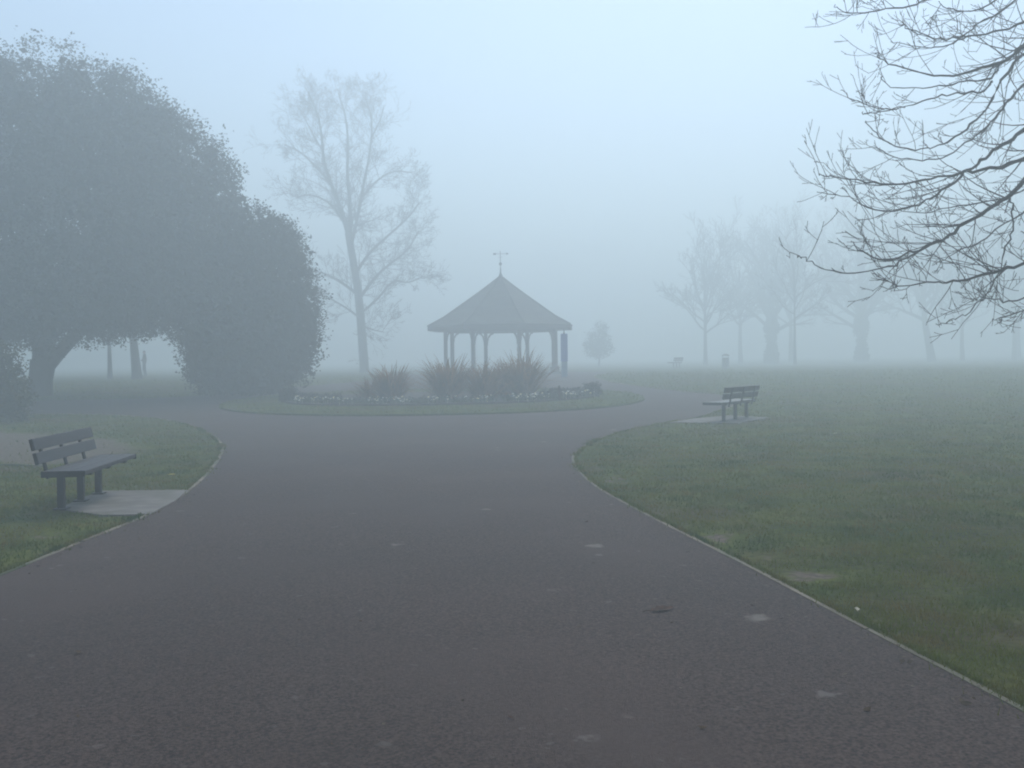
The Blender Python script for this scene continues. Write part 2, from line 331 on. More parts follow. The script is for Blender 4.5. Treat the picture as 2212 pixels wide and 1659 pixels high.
# tufts creeping over the edging
for ed in (RIGHT_EDGE, LEFT_EDGE):
    E_ = np.array([p for p in ed if abs(p[0]) < 9 and 2 < p[1] < 27]); k = rng.integers(0, len(E_) - 1, 26000); f = rng.uniform(0, 1, 26000)[:, None]
    q = E_[k] * (1 - f) + E_[k + 1] * f; sgn = 1 if ed is RIGHT_EDGE else -1
    dens = .5 + .5 * np.sin(q[:, 1] * 2.3 + 1.4 * np.sin(q[:, 1] * 5.9)) * np.cos(q[:, 1] * .83)
    q[:, 0] += sgn * (.065 - rng.exponential(.026, 26000) * (.2 + 1.1 * dens)) ; kp = (rng.uniform(0, 1, 26000) < .05 + .42 * dens) & ~inside(q[:, 0], q[:, 1], PAD_L)
    q = q[kp]; x = np.concatenate([x, q[:, 0]]); y = np.concatenate([y, q[:, 1]]); d = np.concatenate([d, np.hypot(q[:, 0], q[:, 1])]); isl_in = np.concatenate([isl_in, np.zeros(len(q), bool)]); clump = np.concatenate([clump, dens[kp]])
n = len(x); z = gza(y) + np.where(isl_in, .055, 0)
hgt = rng.uniform(.014, .040, n) * (1 + .015 * d) * (.7 + .6 * clump); wd = np.maximum(.0035, .00062 * d) * rng.uniform(.7, 1.3, n)
th = rng.uniform(0, 2 * math.pi, n); lean = rng.uniform(.1, 1.1, n) * hgt; la = rng.uniform(0, 2 * math.pi, n)
V = np.empty((n, 3, 3)); c, s = np.cos(th) * wd, np.sin(th) * wd
V[:, 0] = np.stack([x - c, y - s, z - .004], 1); V[:, 1] = np.stack([x + c, y + s, z - .004], 1)
V[:, 2] = np.stack([x + np.cos(la) * lean, y + np.sin(la) * lean, z + hgt], 1)
tag(link('grass', np_mesh('grass', V.reshape(-1, 3), 3), M_GRASS), 'short winter grass growing over the lawns', 'grass', kind='stuff')

# ---------------------------------------------------------------- foliage
def leaf_cloud(balls, count, rng, size=(.12, .2), aspect=.5, clump_r=.35, per=22, shell=(.72, 1.04), zmin=None, squash=1.0):
    vol = np.array([b[3] ** 2 for b in balls]); pr_ = vol / vol.sum(); nc = count // per
    which = rng.choice(len(balls), nc, p=pr_); B = np.array(balls)[which]
    dirs = rng.normal(0, 1, (nc, 3)); dirs /= np.linalg.norm(dirs, axis=1, keepdims=True)
    rr = B[:, 3] * (shell[0] + (shell[1] - shell[0]) * rng.beta(3.2, 1.5, nc))
    C = B[:, :3] + dirs * rr[:, None] * np.array([1, squash, 1])
    cr = clump_r * rng.uniform(.5, 1.35, nc)
    g = rng.normal(0, .5, (nc * per, 3)); gl = np.linalg.norm(g, axis=1, keepdims=True); g *= np.minimum(1, 1.05 / gl)
    P = np.repeat(C, per, 0) + g * np.repeat(cr, per)[:, None]
    if zmin is not None: P = P[P[:, 2] > zmin]
    m = len(P); L_ = rng.uniform(*size, m); Wd = L_ * aspect * rng.uniform(.7, 1.2, m)
    u = rng.normal(0, 1, (m, 3)); u[:, 2] = u[:, 2] * .7 - .15; u /= np.linalg.norm(u, axis=1, keepdims=True)
    q = rng.normal(0, 1, (m, 3)); v = np.cross(u, q); v /= np.linalg.norm(v, axis=1, keepdims=True) + 1e-9
    a_ = P - u * L_[:, None] / 2; b_ = P + v * Wd[:, None] / 2; c_ = P + u * L_[:, None] / 2; d_ = P - v * Wd[:, None] / 2
    return np.stack([a_, b_, c_, d_], 1).reshape(-1, 3)

def smooth_line(P, n=2):
    return np.array(chaikin(P, n))
def limb(mb, P, r0, r1, n=8, k=2):
    Q = smooth_line(P, k); t = np.linspace(0, 1, len(Q)); mb.tube(Q, r0 + (r1 - r0) * t, n); return mb

# evergreen oak by the path
rng = np.random.default_rng(11)
OY = 36.9
oak = empty('evergreen_oak', (-17.4, OY, gz(OY))); tag(oak, 'huge dark evergreen oak with low forked trunk behind the leafy shrub', 'tree')
def rel(P, o): return [(p[0] - o.location[0], p[1] - o.location[1], p[2] - o.location[2]) for p in P]
mb = MB()
T = [(-17.40, OY, .30), (-17.36, OY, .6), (-17.30, OY, 1.1), (-17.2, OY, 1.7)]
Q = smooth_line(rel(T, oak), 2); mb.tube(Q, np.interp(np.linspace(0, 1, len(Q)), [0, .2, .6, 1], [.62, .47, .42, .46]), 14)
limb(mb, rel([(-17.28, OY, 1.4), (-17.2, OY, 2.0), (-17.3, OY - .2, 2.8), (-17.6, OY - .4, 3.9), (-18.1, OY - .3, 5.6)], oak), .40, .18, 10)
limb(mb, rel([(-17.2, OY, 1.35), (-16.76, OY + .1, 1.9), (-16.2, OY + .2, 2.5), (-15.6, OY + .3, 3.4), (-14.6, OY + .2, 4.9), (-13.5, OY, 6.4)], oak), .30, .11, 10)
limb(mb, rel([(-17.3, OY + .1, 1.5), (-17.3, OY + .9, 2.6), (-16.9, OY + 2, 4.4), (-16.5, OY + 3, 6.5)], oak), .26, .1, 8)
limb(mb, rel([(-17.5, OY - .3, 3.6), (-18.9, OY - .8, 4.6), (-20.4, OY - 1, 5.8)], oak), .17, .08, 8)
limb(mb, rel([(-15.7, OY + .3, 3.2), (-14.6, OY - .6, 3.5), (-13.6, OY - 1, 3.9)], oak), .10, .04, 6)
mb.build('trunk', M_OAKBARK, oak, smooth=True)
OAK_BALLS = [(-16.6, 0, 7.6, 5.5), (-16.2, -2.0, 6.8, 4.6), (-13.1, -.4, 7.7, 3.2), (-12.6, .8, 7.0, 2.9), (-11.6, 0, 5.5, 2.45), (-21.4, 0, 7.8, 5.0), (-13.5, .2, 4.4, 1.7), (-16.1, -.6, 4.6, 2.0), (-18.9, .3, 4.1, 1.6), (-15.0, .8, 4.3, 1.5), (-14.4, -1.2, 9.4, 2.6), (-17.8, -1.5, 9.4, 3.0), (-16.2, 2.0, 6.8, 4.4)]
V = np.concatenate([leaf_cloud(OAK_BALLS, 190000, rng, size=(.08, .16), aspect=.5, clump_r=.46, per=44, shell=(.80, 1.01)), leaf_cloud(OAK_BALLS, 26000, rng, size=(.28, .42), aspect=.6, clump_r=.4, per=10, shell=(.45, .90))])
# ragged low fringe of the crown
V2 = leaf_cloud([(-16.9 + i * .62, rng.uniform(-2, 2), 3.25 + .35 * math.sin(i * 1.9) + .12 * rng.normal(), .55) for i in range(-6, 10)], 16000, rng, size=(.08, .15), clump_r=.34, per=24, shell=(.1, 1))
V = np.concatenate([V, V2]); V[:, 1] += OY
V -= np.array(oak.location)
tag(link('crown', np_mesh('crown', V, 4), M_OAKLEAF, oak), kind='stuff')

OB = 36.2
dome = empty('evergreen_tree', (-9.5, OB, gz(OB))); tag(dome, 'dark evergreen tree with foliage reaching the ground, between oak and bandstand', 'tree')
mb = MB(); limb(mb, [(0, 0, -.05), (.05, 0, 1.5), (-.1, .1, 3), (0, 0, 5)], .26, .08, 8)
for an in range(0, 360, 60): limb(mb, [(0, 0, 1 + an / 150), (.8 * math.cos(R(an)), .8 * math.sin(R(an)), 1.6 + an / 150), (1.8 * math.cos(R(an)), 1.8 * math.sin(R(an)), 1.9 + an / 150)], .08, .03, 6)
mb.build('trunk', M_OAKBARK, dome, smooth=True)
DOME_BALLS = [(-9.15, 0, 3.95, 2.35), (-9.6, 0, 5.2, 2.1), (-8.55, 0, 2.6, 1.75), (-8.6, -.3, 1.7, 1.55), (-10.05, 0, 2.15, 1.75), (-10.1, -.4, 1.6, 1.5), (-10.9, .2, 4.0, 2.1), (-8.65, 0, 5.1, 1.5), (-9.4, -.8, 3.0, 2.2), (-9.4, -.6, 1.4, 1.6), (-9.3, .9, 2.6, 2.0)]
V = np.concatenate([leaf_cloud(DOME_BALLS, 100000, rng, size=(.07, .14), aspect=.5, clump_r=.34, per=36, shell=(.78, 1.02), zmin=gz(OB) + .02), leaf_cloud(DOME_BALLS, 14000, rng, size=(.24, .34), aspect=.6, clump_r=.3, per=10, shell=(.4, .88), zmin=gz(OB) + .1)]); V[:, 1] += OB
V -= np.array(dome.location)
tag(link('crown', np_mesh('crown', V, 4), M_OAKLEAF, dome), kind='stuff')

sh = empty('leafy_shrub', (-13.75, 26.2, gz(26.2))); tag(sh, 'tall mottled yellow green shrub in front of the oak trunk', 'shrub')
mb = MB()
for k in range(9):
    a_ = k * .75; limb(mb, [(.12 * math.cos(a_), .12 * math.sin(a_), -.02), (.35 * math.cos(a_), .35 * math.sin(a_), .8), (.7 * math.cos(a_), .7 * math.sin(a_), 1.6)], .03, .01, 5, 1)
mb.build('stem', M_BARK, sh)
V = leaf_cloud([(0, 0, 1.25, .95), (.35, -.2, .85, .85), (-.5, 0, 1.5, .95), (.55, 0, .5, .62), (-.6, -.3, .7, .9), (.1, -.3, 1.75, .55), (.75, -.2, .3, .42)], 22000, rng, size=(.06, .12), aspect=.5, clump_r=.16, per=14, shell=(.5, 1.05), zmin=.01)
tag(link('foliage', np_mesh('foliage', V, 4), M_SHRUBLEAF, sh), kind='stuff')

# ---------------------------------------------------------------- bare trees
class Wood:
    """gathers branch tubes quickly"""
    def __init__(s): s.V = []; s.F = []; s.n = 0
    def tube(s, P, rad, n):
        v, f = tube_np(P, rad, n); s.V.append(v); b = s.n; s.F += [tuple(i + b for i in q) for q in f]; s.n += len(v)
    def obj(s, name, material, parent, smooth=True):
        me = bpy.data.meshes.new(name); me.from_pydata(np.concatenate(s.V).tolist(), [], s.F)
        if smooth: me.polygons.foreach_set('use_smooth', [True] * len(me.polygons))
        return link(name, me, material, parent)

def grow(outs, rng, p, d, L, r, lvl, cfg):
    """recursive branch; outs = (thick, thin)"""
    n = max(3, int(L / cfg['step'][min(lvl, len(cfg['step']) - 1)]))
    P = [p.copy()]; D = []; d = d / np.linalg.norm(d)
    for i in range(n):
        d = d + rng.normal(0, cfg['wig'], 3) + np.array([0, 0, cfg['up'][min(lvl, len(cfg['up']) - 1)]]) / n
        d /= np.linalg.norm(d); p = p + d * L / n; P.append(p.copy()); D.append(d.copy())
    r1 = max(cfg['rmin'], r * cfg['taper'])
    rad = np.linspace(r, r1, n + 1)
    outs[0 if lvl < cfg['split'] else 1].tube(np.array(P), rad, 3 if r < .03 else (5 if r < .09 else 8))
    if lvl >= cfg['levels']: return
    nc = cfg['kids'][lvl]; nc = max(1, int(nc * (.75 + .5 * rng.random())))
    for k in range(nc):
        t = cfg['from'] + (1 - cfg['from']) * (k + rng.random()) / nc
        i = min(n - 1, int(t * n)); base = P[i] + (P[i + 1] - P[i]) * (t * n - i); dd = D[i]
        q = rng.normal(0, 1, 3); side = np.cross(dd, q); side /= np.linalg.norm(side) + 1e-9
        an = R(rng.uniform(*cfg['ang'])); nd = dd * math.cos(an) + side * math.sin(an)
        grow(outs, rng, base, nd, L * cfg['ratio'] * rng.uniform(.65, 1.15) * (1.15 - .45 * t), max(cfg['rmin'], np.interp(t, [0, 1], [r, r1]) * cfg['rr']), lvl + 1, cfg)

# tall bare tree left of the bandstand
rng = np.random.default_rng(21)
TALL = [(0.31, [(-9.08, 62.0, 0.58), (-9.18, 62.0, 2.64), (-9.36, 62.0, 5.49), (-9.69, 62.0, 7.77), (-9.95, 62.0, 9.34)], .20),
    (0.17, [(-9.95, 62.0, 9.34), (-10.34, 61.6, 10.84), (-10.8, 61.2, 12.19), (-11.13, 60.8, 13.37), (-11.16, 60.4, 14.81), (-11.26, 60.0, 16.09), (-11.78, 59.6, 17.36)], .04),
    (0.17, [(-9.87, 62.0, 9.05), (-9.94, 63.2, 11.07), (-10.18, 63.4, 13.1), (-10.1, 63.6, 14.9), (-10.2, 63.8, 16.7), (-10.7, 64.0, 18.3)], .04),
    (0.13, [(-9.82, 62.0, 8.34), (-9.27, 62.0, 10.6), (-8.95, 62.0, 12.3), (-8.49, 62.0, 14.27), (-8.32, 62.0, 16.24), (-8.72, 62.0, 17.52)], .035),
    (0.12, [(-9.48, 62.0, 6.92), (-8.66, 62.4, 8.23), (-7.54, 62.8, 9.26), (-6.26, 63.2, 10.45), (-5.71, 63.6, 11.36)], .035),
    (0.12, [(-9.37, 62.0, 5.21), (-8.45, 62.8, 6.68), (-7.52, 63.6, 7.61), (-6.57, 64.4, 8.41), (-5.88, 65.2, 9.82)], .035),
    (0.09, [(-9.3, 62.0, 4.35), (-8.17, 61.6, 5.17), (-7.11, 61.2, 6.4), (-6.23, 60.8, 6.07), (-5.3, 60.4, 6.45)], .03),
    (0.12, [(-9.36, 62.0, 5.49), (-10.55, 62.4, 6.39), (-11.77, 62.8, 7.02), (-12.85, 63.2, 7.21)], .03),
    (0.09, [(-10.8, 61.2, 12.19), (-11.49, 61.2, 13.03), (-12.42, 60.4, 14.0), (-13.21, 59.6, 14.26)], .03),
    (0.08, [(-10.1, 62.0, 9.8), (-10.9, 61.6, 11.13), (-12.08, 61.2, 11.65), (-12.84, 60.8, 11.32)], .03),
    (0.08, [(-9.27, 62.0, 4.07), (-10.1, 61.2, 4.75), (-11.2, 60.4, 5.42)], .03),
    (0.08, [(-9.11, 62.0, 11.45), (-8.04, 61.6, 12.5), (-7.0, 61.2, 12.97), (-5.84, 60.8, 12.74)], .03),
    (0.06, [(-9.25, 62.0, 3.64), (-8.38, 60.8, 3.31), (-7.53, 59.6, 3.13)], .02),
    (0.06, [(-11.14, 60.6, 14.0), (-12.0, 60.8, 15.6), (-12.7, 61, 16.9)], .02),
    (0.06, [(-8.42, 62.0, 15.12), (-7.74, 61.2, 15.96), (-7.43, 60.6, 16.75)], .02)]
tall = empty('bare_tree', (-9.08, 62, gz(62))); tag(tall, 'tall bare tree with a double leader between evergreen and bandstand', 'tree')
thick, thin = Wood(), Wood()
cfgT = dict(step=[.5, .35, .3, .3], wig=.09, up=[.25, .3, .2, .15], taper=.35, rmin=.0075, split=0, levels=4, kids=[0, 5, 4, 3], ang=(25, 60), ratio=.60, rr=.6, **{'from': .15})
for i, (r0, P, r1) in enumerate(TALL):
    Q = smooth_line(rel(P, tall), 2); t = np.linspace(0, 1, len(Q)); rad = r0 + (r1 - r0) * t ** .8
    if i == 0: rad = rad * (1 + .5 * np.clip(1 - t * 14, 0, 1))
    thick.tube(Q, rad, 10 if r0 > .2 else 6)
    if i == 0: continue
    length = sum(np.linalg.norm(Q[k + 1] - Q[k]) for k in range(len(Q) - 1))
    for k in range(int(length * 4.6)):
        tt = rng.uniform(.12, 1); j = min(len(Q) - 2, int(tt * (len(Q) - 1))); base = Q[j]; dd = Q[j + 1] - Q[j]; dd /= np.linalg.norm(dd)
        side = np.cross(dd, rng.normal(0, 1, 3)); side /= np.linalg.norm(side); an = R(rng.uniform(25, 70))
        grow((thin, thin), rng, base, dd * math.cos(an) + side * math.sin(an), rng.uniform(.8, 2.6) * (1.15 - .4 * tt), max(.011, rad[j] * .28), 1, cfgT)
thick.obj('trunk', M_BARK, tall); thin.obj('crown', M_TWIG, tall)
tall.location = (-10.72, 73.2, gz(73.2) - .05); tall.scale = (1.18, 1.18, 1.18)

# near tree overhanging from the right
rng = np.random.default_rng(33)
BOUGHS = [
    (0.04, [(5.87, 11.5, 3.77), (5.61, 11.51, 3.68), (5.34, 11.61, 3.68), (5.13, 11.57, 3.62), (4.69, 11.33, 3.53), (4.28, 11.27, 3.46), (4.08, 11.61, 3.58), (3.8, 11.89, 3.66), (3.56, 11.59, 3.65)]),
    (0.042, [(6.02, 11.8, 4.18), (5.8, 11.84, 4.02), (5.57, 11.76, 3.87), (5.33, 11.65, 3.7), (5.08, 11.77, 3.47), (4.93, 12.03, 3.38), (4.6, 11.99, 3.27), (4.17, 11.6, 3.24), (3.83, 11.42, 3.37), (3.61, 11.82, 3.48)]),
    (0.048, [(5.61, 11.0, 3.47), (5.44, 11.01, 3.27), (5.19, 10.91, 3.14), (4.92, 10.89, 2.99), (4.83, 11.1, 2.86), (4.67, 11.24, 2.78), (4.31, 11.01, 2.66), (3.92, 10.66, 2.56), (3.72, 10.79, 2.71), (3.83, 11.3, 2.84)]),
    (0.02, [(4.79, 11.0, 2.85), (4.58, 11.01, 2.74), (4.26, 10.89, 2.59), (3.97, 10.87, 2.5), (3.77, 11.12, 2.47), (3.49, 11.3, 2.54), (3.22, 11.01, 2.65), (3.03, 10.58, 2.61)]),
    (0.04, [(5.36, 10.5, 2.51), (5.06, 10.45, 2.42), (4.83, 10.61, 2.34), (4.63, 10.73, 2.33), (4.32, 10.45, 2.31), (3.7, 10.09, 2.24)]),
    (0.02, [(5.55, 11.2, 3.29), (5.57, 11.15, 3.1), (5.54, 11.13, 2.9), (5.56, 11.3, 2.72), (5.54, 11.41, 2.5), (5.32, 11.18, 2.26), (4.97, 10.87, 2.02), (4.89, 11.03, 1.97), (4.9, 11.53, 1.89)]),
    (0.022, [(6.12, 12.0, 2.2), (5.87, 11.94, 2.16), (5.57, 11.76, 2.22), (5.48, 11.98, 2.21)]),
    (0.018, [(6.27, 12.3, 2.07), (5.98, 12.21, 2.02), (5.98, 12.52, 1.97)]),
    (0.045, [(6.12, 12.0, 5.22), (6.01, 11.97, 5.12), (5.77, 11.88, 4.97), (5.51, 11.99, 4.92), (5.26, 12.24, 4.9), (4.92, 12.18, 4.97), (4.35, 11.76, 4.96), (4.21, 11.6, 5.02)]),
    (0.026, [(5.83, 12.0, 5.01), (5.72, 11.96, 4.79), (5.23, 11.84, 4.74), (4.98, 11.98, 4.71), (4.65, 12.31, 4.82), (4.5, 12.24, 4.93)]),
    (0.024, [(5.73, 12.0, 4.8), (5.63, 11.97, 4.65), (5.22, 11.88, 4.63), (4.94, 11.99, 4.57), (4.79, 12.24, 4.56), (4.53, 12.18, 4.51), (4.18, 11.76, 4.36), (4.07, 11.6, 4.35)]),
    (0.011, [(4.7, 12.0, 4.5), (4.52, 11.95, 4.47), (4.22, 11.8, 4.46), (4.05, 11.98, 4.62), (4.07, 12.38, 4.82)]),
    (0.03, [(6.38, 12.5, 5.27), (6.07, 12.54, 4.89), (5.94, 12.59, 4.56), (5.6, 12.45, 4.3), (5.25, 12.28, 4.1), (5.04, 12.43, 4.07), (4.83, 12.79, 4.21), (4.6, 12.78, 4.39), (4.34, 12.28, 4.41)]),
    (0.03, [(6.63, 13.0, 5.06), (6.34, 12.94, 4.69), (6.15, 12.92, 4.5), (5.98, 13.11, 4.32), (5.71, 13.23, 4.13), (5.26, 12.97, 4.04), (4.79, 12.63, 4.05), (4.58, 12.82, 4.22)]),
    (0.028, [(5.92, 11.6, 5.37), (5.67, 11.66, 5.26), (5.28, 11.74, 5.22), (4.87, 11.53, 5.15), (4.57, 11.27, 5.14), (4.45, 11.49, 5.31)]),
    (0.026, [(6.33, 12.4, 5.93), (5.86, 12.41, 5.65), (5.73, 12.57, 5.57), (5.5, 12.5, 5.38), (5.0, 12.14, 5.23), (4.58, 12.06, 5.3)]),
    (0.022, [(5.43, 11.8, 5.89), (4.91, 11.87, 5.71), (4.65, 11.74, 5.6), (4.16, 11.55, 5.49), (3.95, 11.75, 5.51), (3.93, 12.18, 5.76)]),
    (0.022, [(5.71, 11.2, 5.69), (5.21, 11.09, 5.32), (4.86, 11.04, 5.31), (4.87, 11.42, 5.53)]),
    (0.024, [(6.43, 12.6, 3.55), (6.09, 12.7, 3.47), (5.57, 12.66, 3.42), (5.01, 12.35, 3.28), (4.67, 12.3, 3.33)]),
    (0.022, [(6.07, 11.9, 3.2), (5.79, 11.92, 3.09), (5.51, 11.72, 2.88), (5.14, 11.69, 2.74), (5.13, 12.1, 2.66)])]
near = empty('overhanging_tree', (9.6, 12.6, gz(12.6))); tag(near, 'bare tree with drooping twiggy boughs spreading over the wide lawn', 'tree')
thick, thin = Wood(), Wood()
TR = [(9.6, 12.6, -.05), (9.62, 12.6, .5), (9.55, 12.65, 2.0), (9.5, 12.6, 4.0), (9.6, 12.7, 6.2), (9.5, 12.5, 9.0)]
Q = smooth_line(rel(TR, near), 2); t = np.linspace(0, 1, len(Q)); thick.tube(Q, .36 * (1 - .75 * t) * (1 + .5 * np.clip(1 - t * 12, 0, 1)), 14)
cfgN = dict(step=[.12, .10, .09, .08], wig=.075, up=[.2, .40, .4, .3], taper=.38, rmin=.0032, split=0, levels=3, kids=[0, 3, 2], ang=(22, 55), ratio=.50, rr=.62, **{'from': .12})
for i, (r0, P) in enumerate(BOUGHS):
    P = [tuple(q) for q in P]; free = P[0][0] > 5.3 and i not in (3, 5, 9, 10, 11)
    if free:
        x0, y0, z0 = P[0]; za = min(8.4, z0 + 1.6 + .25 * (i % 4))
        lead = [(9.5, 12.6, za), (8.6, 12.5 + (y0 - 12.5) * .3, za + .05), (7.4, 12.5 + (y0 - 12.5) * .6, z0 + (za - z0) * .62), (x0 + .6, y0 + .05, z0 + (za - z0) * .24)]
        P = lead + P
    Q = smooth_line(rel(P, near), 2); t = np.linspace(0, 1, len(Q))
    Q = Q + rng.normal(0, .011, Q.shape)
    rb = r0 * (1.05 if free else .62); rad = np.maximum(.0045, rb + (.0045 - rb) * np.clip(t * 1.02, 0, 1) ** .62) * (1 + .12 * rng.normal(0, 1, len(Q)))
    thick.tube(Q, rad, 7)
    length = sum(np.linalg.norm(Q[k + 1] - Q[k]) for k in range(len(Q) - 1))
    cnt = int(length * 3.3)
    for k in range(cnt):
        tt = rng.uniform(.05 if not free else .28, 1); j = min(len(Q) - 2, int(tt * (len(Q) - 1))); base = Q[j]; dd = Q[j + 1] - Q[j]; dd /= np.linalg.norm(dd) + 1e-9
        side = np.cross(dd, rng.normal(0, 1, 3)); side /= np.linalg.norm(side) + 1e-9; an = R(rng.uniform(18, 60))
        nd = dd * math.cos(an) + side * math.sin(an); nd[2] += .06
        grow((thin, thin), rng, base, nd, rng.uniform(.15, .95) * (1.25 - .6 * tt), max(.0045, min(.010, rad[j] * .45)), 1, cfgN)
# upper crown, out of the picture but part of the tree
cfgU = dict(step=[.5, .4, .3], wig=.12, up=[.1, .1, .1], taper=.3, rmin=.006, split=0, levels=3, kids=[0, 6, 5], ang=(25, 60), ratio=.5, rr=.55, **{'from': .2})
for k in range(14):
    a_ = k * 2.4; z0 = 3.6 + k * .36
    if math.cos(a_) < -.35: continue
    grow((thick, thin), rng, np.array([-.05, 0, z0]), np.array([math.cos(a_), math.sin(a_), .55]), 3.4 - k * .1, .09 - k * .003, 1, cfgU)
thick.obj('trunk', M_BARK, near); thin.obj('crown', M_TWIG, near)

# misty rows of bare park trees
def park_tree(name, seed, trunk_h, trunk_r, crown_h, spread, lean=0.0, label='', kids=(13, 7, 6), ivy=False):
    rng = np.random.default_rng(seed); o = empty(name, (0, 0, 0)); tag(o, label, 'tree')
    thick, thin = Wood(), Wood()
    top = np.array([lean * trunk_h, 0, trunk_h]); P = np.array([[0, 0, -.06], [0, 0, .25], [lean * trunk_h * .4, .03, trunk_h * .5], top, top + np.array([lean * .6, .05, crown_h * .5])])
    Q = smooth_line(P, 2); t = np.linspace(0, 1, len(Q)); thick.tube(Q, trunk_r * (1 - .72 * t) * (1 + .45 * np.clip(1 - t * 12, 0, 1)), 10)
    cfg = dict(step=[.45, .4, .35, .3], wig=.10, up=[.5, .35, .2, .2], taper=.3, rmin=.013, split=2, levels=4, kids=[0, kids[1], kids[2], 4], ang=(18, 50), ratio=.55, rr=.6, **{'from': .18})
    for k in range(kids[0]):
        f = k / (kids[0] - 1); a_ = k * 2.399 + rng.uniform(-.3, .3); el = R(np.interp(f, [0, .7, 1], [28, 55, 82]) + rng.uniform(-6, 6))
        b = top + np.array([0, 0, (f - .12) * crown_h * .33]); L = (spread * (1.0 - .1 * f) if f < .6 else crown_h * .62) * rng.uniform(.85, 1.1)
        grow((thick, thin), rng, b, np.array([math.cos(a_) * math.cos(el), math.sin(a_) * math.cos(el), math.sin(el)]), L, trunk_r * .36, 1, cfg)
    thick.obj('trunk', M_BARK, o); thin.obj('crown', M_TWIG, o)
    if ivy:
        balls = [(lean * z_, 0, z_, trunk_r * (.95 + .25 * math.sin(z_ * 3))) for z_ in np.arange(.3, trunk_h + 1.4, .4)]
        V = leaf_cloud(balls, 5200, rng, size=(.12, .22), aspect=.8, clump_r=.12, per=10, shell=(.8, 1.05), zmin=.02)
        tag(link('ivy', np_mesh('ivy', V, 4), M_IVY, o), kind='stuff')
    return o
def put(o, x, y, rz=0, s=1.0, label=None):
    o.location = (x, y, gz(y)); o.rotation_euler = (0, 0, rz); o.scale = (s, s, s)
    if label: tag(o, label)
    return o
tA = put(park_tree('bare_tree', 41, 2.2, .17, 6.2, 3.3, label='slender bare tree with wide vase crown, foremost of the misty row'), 19.1, 99, 0, 1.6)
tB = put(park_tree('bare_tree', 42, 2.7, .42, 8.0, 4.6, label='misty bare tree with thick ivy wrapped trunk', ivy=True), 27.4, 106, 0, 1.4)
tC = put(park_tree('bare_tree', 43, 3.0, .11, 5.6, 2.6, label='young bare tree with a thin pole straight trunk in the misty row', kids=(9, 6, 4)), 23.4, 83, 0, 1.4)
tD = put(park_tree('bare_tree', 44, 3.0, .36, 7.6, 4.4, lean=-.17, label='misty bare tree with a leaning trunk'), 42.2, 101, 0, 1.45)
G = 'bare trees fading into the fog beyond the lawn'
for x_, y_, rz_, s_, src, lab in ((37.6, 108, 2.2, 1.45, tB, 'second ivy wrapped bare tree, fainter and farther back in the fog'), (47.1, 105, .7, 1.75, tA, 'dim bare tree standing next beyond the leaning one'),
        (54, 108, 4.1, 1.85, tA, 'dim bare tree behind the lowest drooping bough tips'), (60, 119, 1.5, 2.3, tA, 'dim bare tree behind the lowest drooping bough tips'), (32.8, 118, 3.3, 2.15, tA, 'dim bare tree directly behind the young thin trunked one'),
        (41.7, 120, 5.0, 2.3, tA, 'dim bare tree rising behind the second ivy wrapped trunk'), (26.2, 115, 1.1, 2.0, tA, 'dim bare tree between the slender tree and the first ivy wrapped trunk')):
    c = copy_tree(src); put(c, x_, y_, rz_, s_, lab); c['group'] = G
for c in (tA, tB, tC, tD): c['group'] = G
# trees glimpsed below the oak's crown
c = copy_tree(tA); put(c, -23.6, 59, .4, 1.1, 'bare tree with slim trunk seen under the oak crown'); del c['group']
c = copy_tree(tD); put(c, -20.9, 56, 2.0, 1.0, 'bare tree with stout trunk seen under the oak crown')
c.rotation_euler = (0, 0, 1.57); del c['group']
# faint round shrub tree right of the bandstand
ft = empty('small_tree', (8.5, 98, gz(98))); tag(ft, 'small faint bushy tree in the fog right of the blue sign', 'tree')
mb = MB(); limb(mb, [(0, 0, -.05), (.05, 0, .8), (0, .05, 1.7)], .09, .04, 6); mb.build('trunk', M_BARK, ft)
V = leaf_cloud([(0, 0, 1.9, .85), (.25, 0, 1.3, .7), (-.3, .1, 1.4, .7), (.05, 0, 2.6, .55)], 5200, np.random.default_rng(8), size=(.08, .16), clump_r=.25, per=14, shell=(.4, 1.1))
tag(link('crown', np_mesh('crown', V, 4), M_IVY, ft), kind='stuff'); ft.scale = (1.4, 1.4, 1.35)

# ---------------------------------------------------------------- bandstand
BX, BY = -.55, 56.0; BZ = gz(BY)
bs = empty('bandstand', (BX, BY, BZ), R(-5)); tag(bs, 'octagonal timber bandstand with flared tiled roof and weathervane', 'bandstand')
OCT = [R(22.5 + 45 * k) for k in range(8)]
def ring(r, z): return [(r * math.cos(a), r * math.sin(a), z) for a in OCT]
prof = [(4.22, 2.66), (3.3, 3.14), (2.45, 3.72), (1.58, 4.31), (.8, 4.86), (.08, 5.40)]
mb = MB(); 
for r_, z_ in prof: mb.add(ring(r_, z_), [])
for k in range(len(prof) - 1):
    for j in range(8): mb.f.append((k * 8 + j, k * 8 + (j + 1) % 8, (k + 1) * 8 + (j + 1) % 8, (k + 1) * 8 + j))
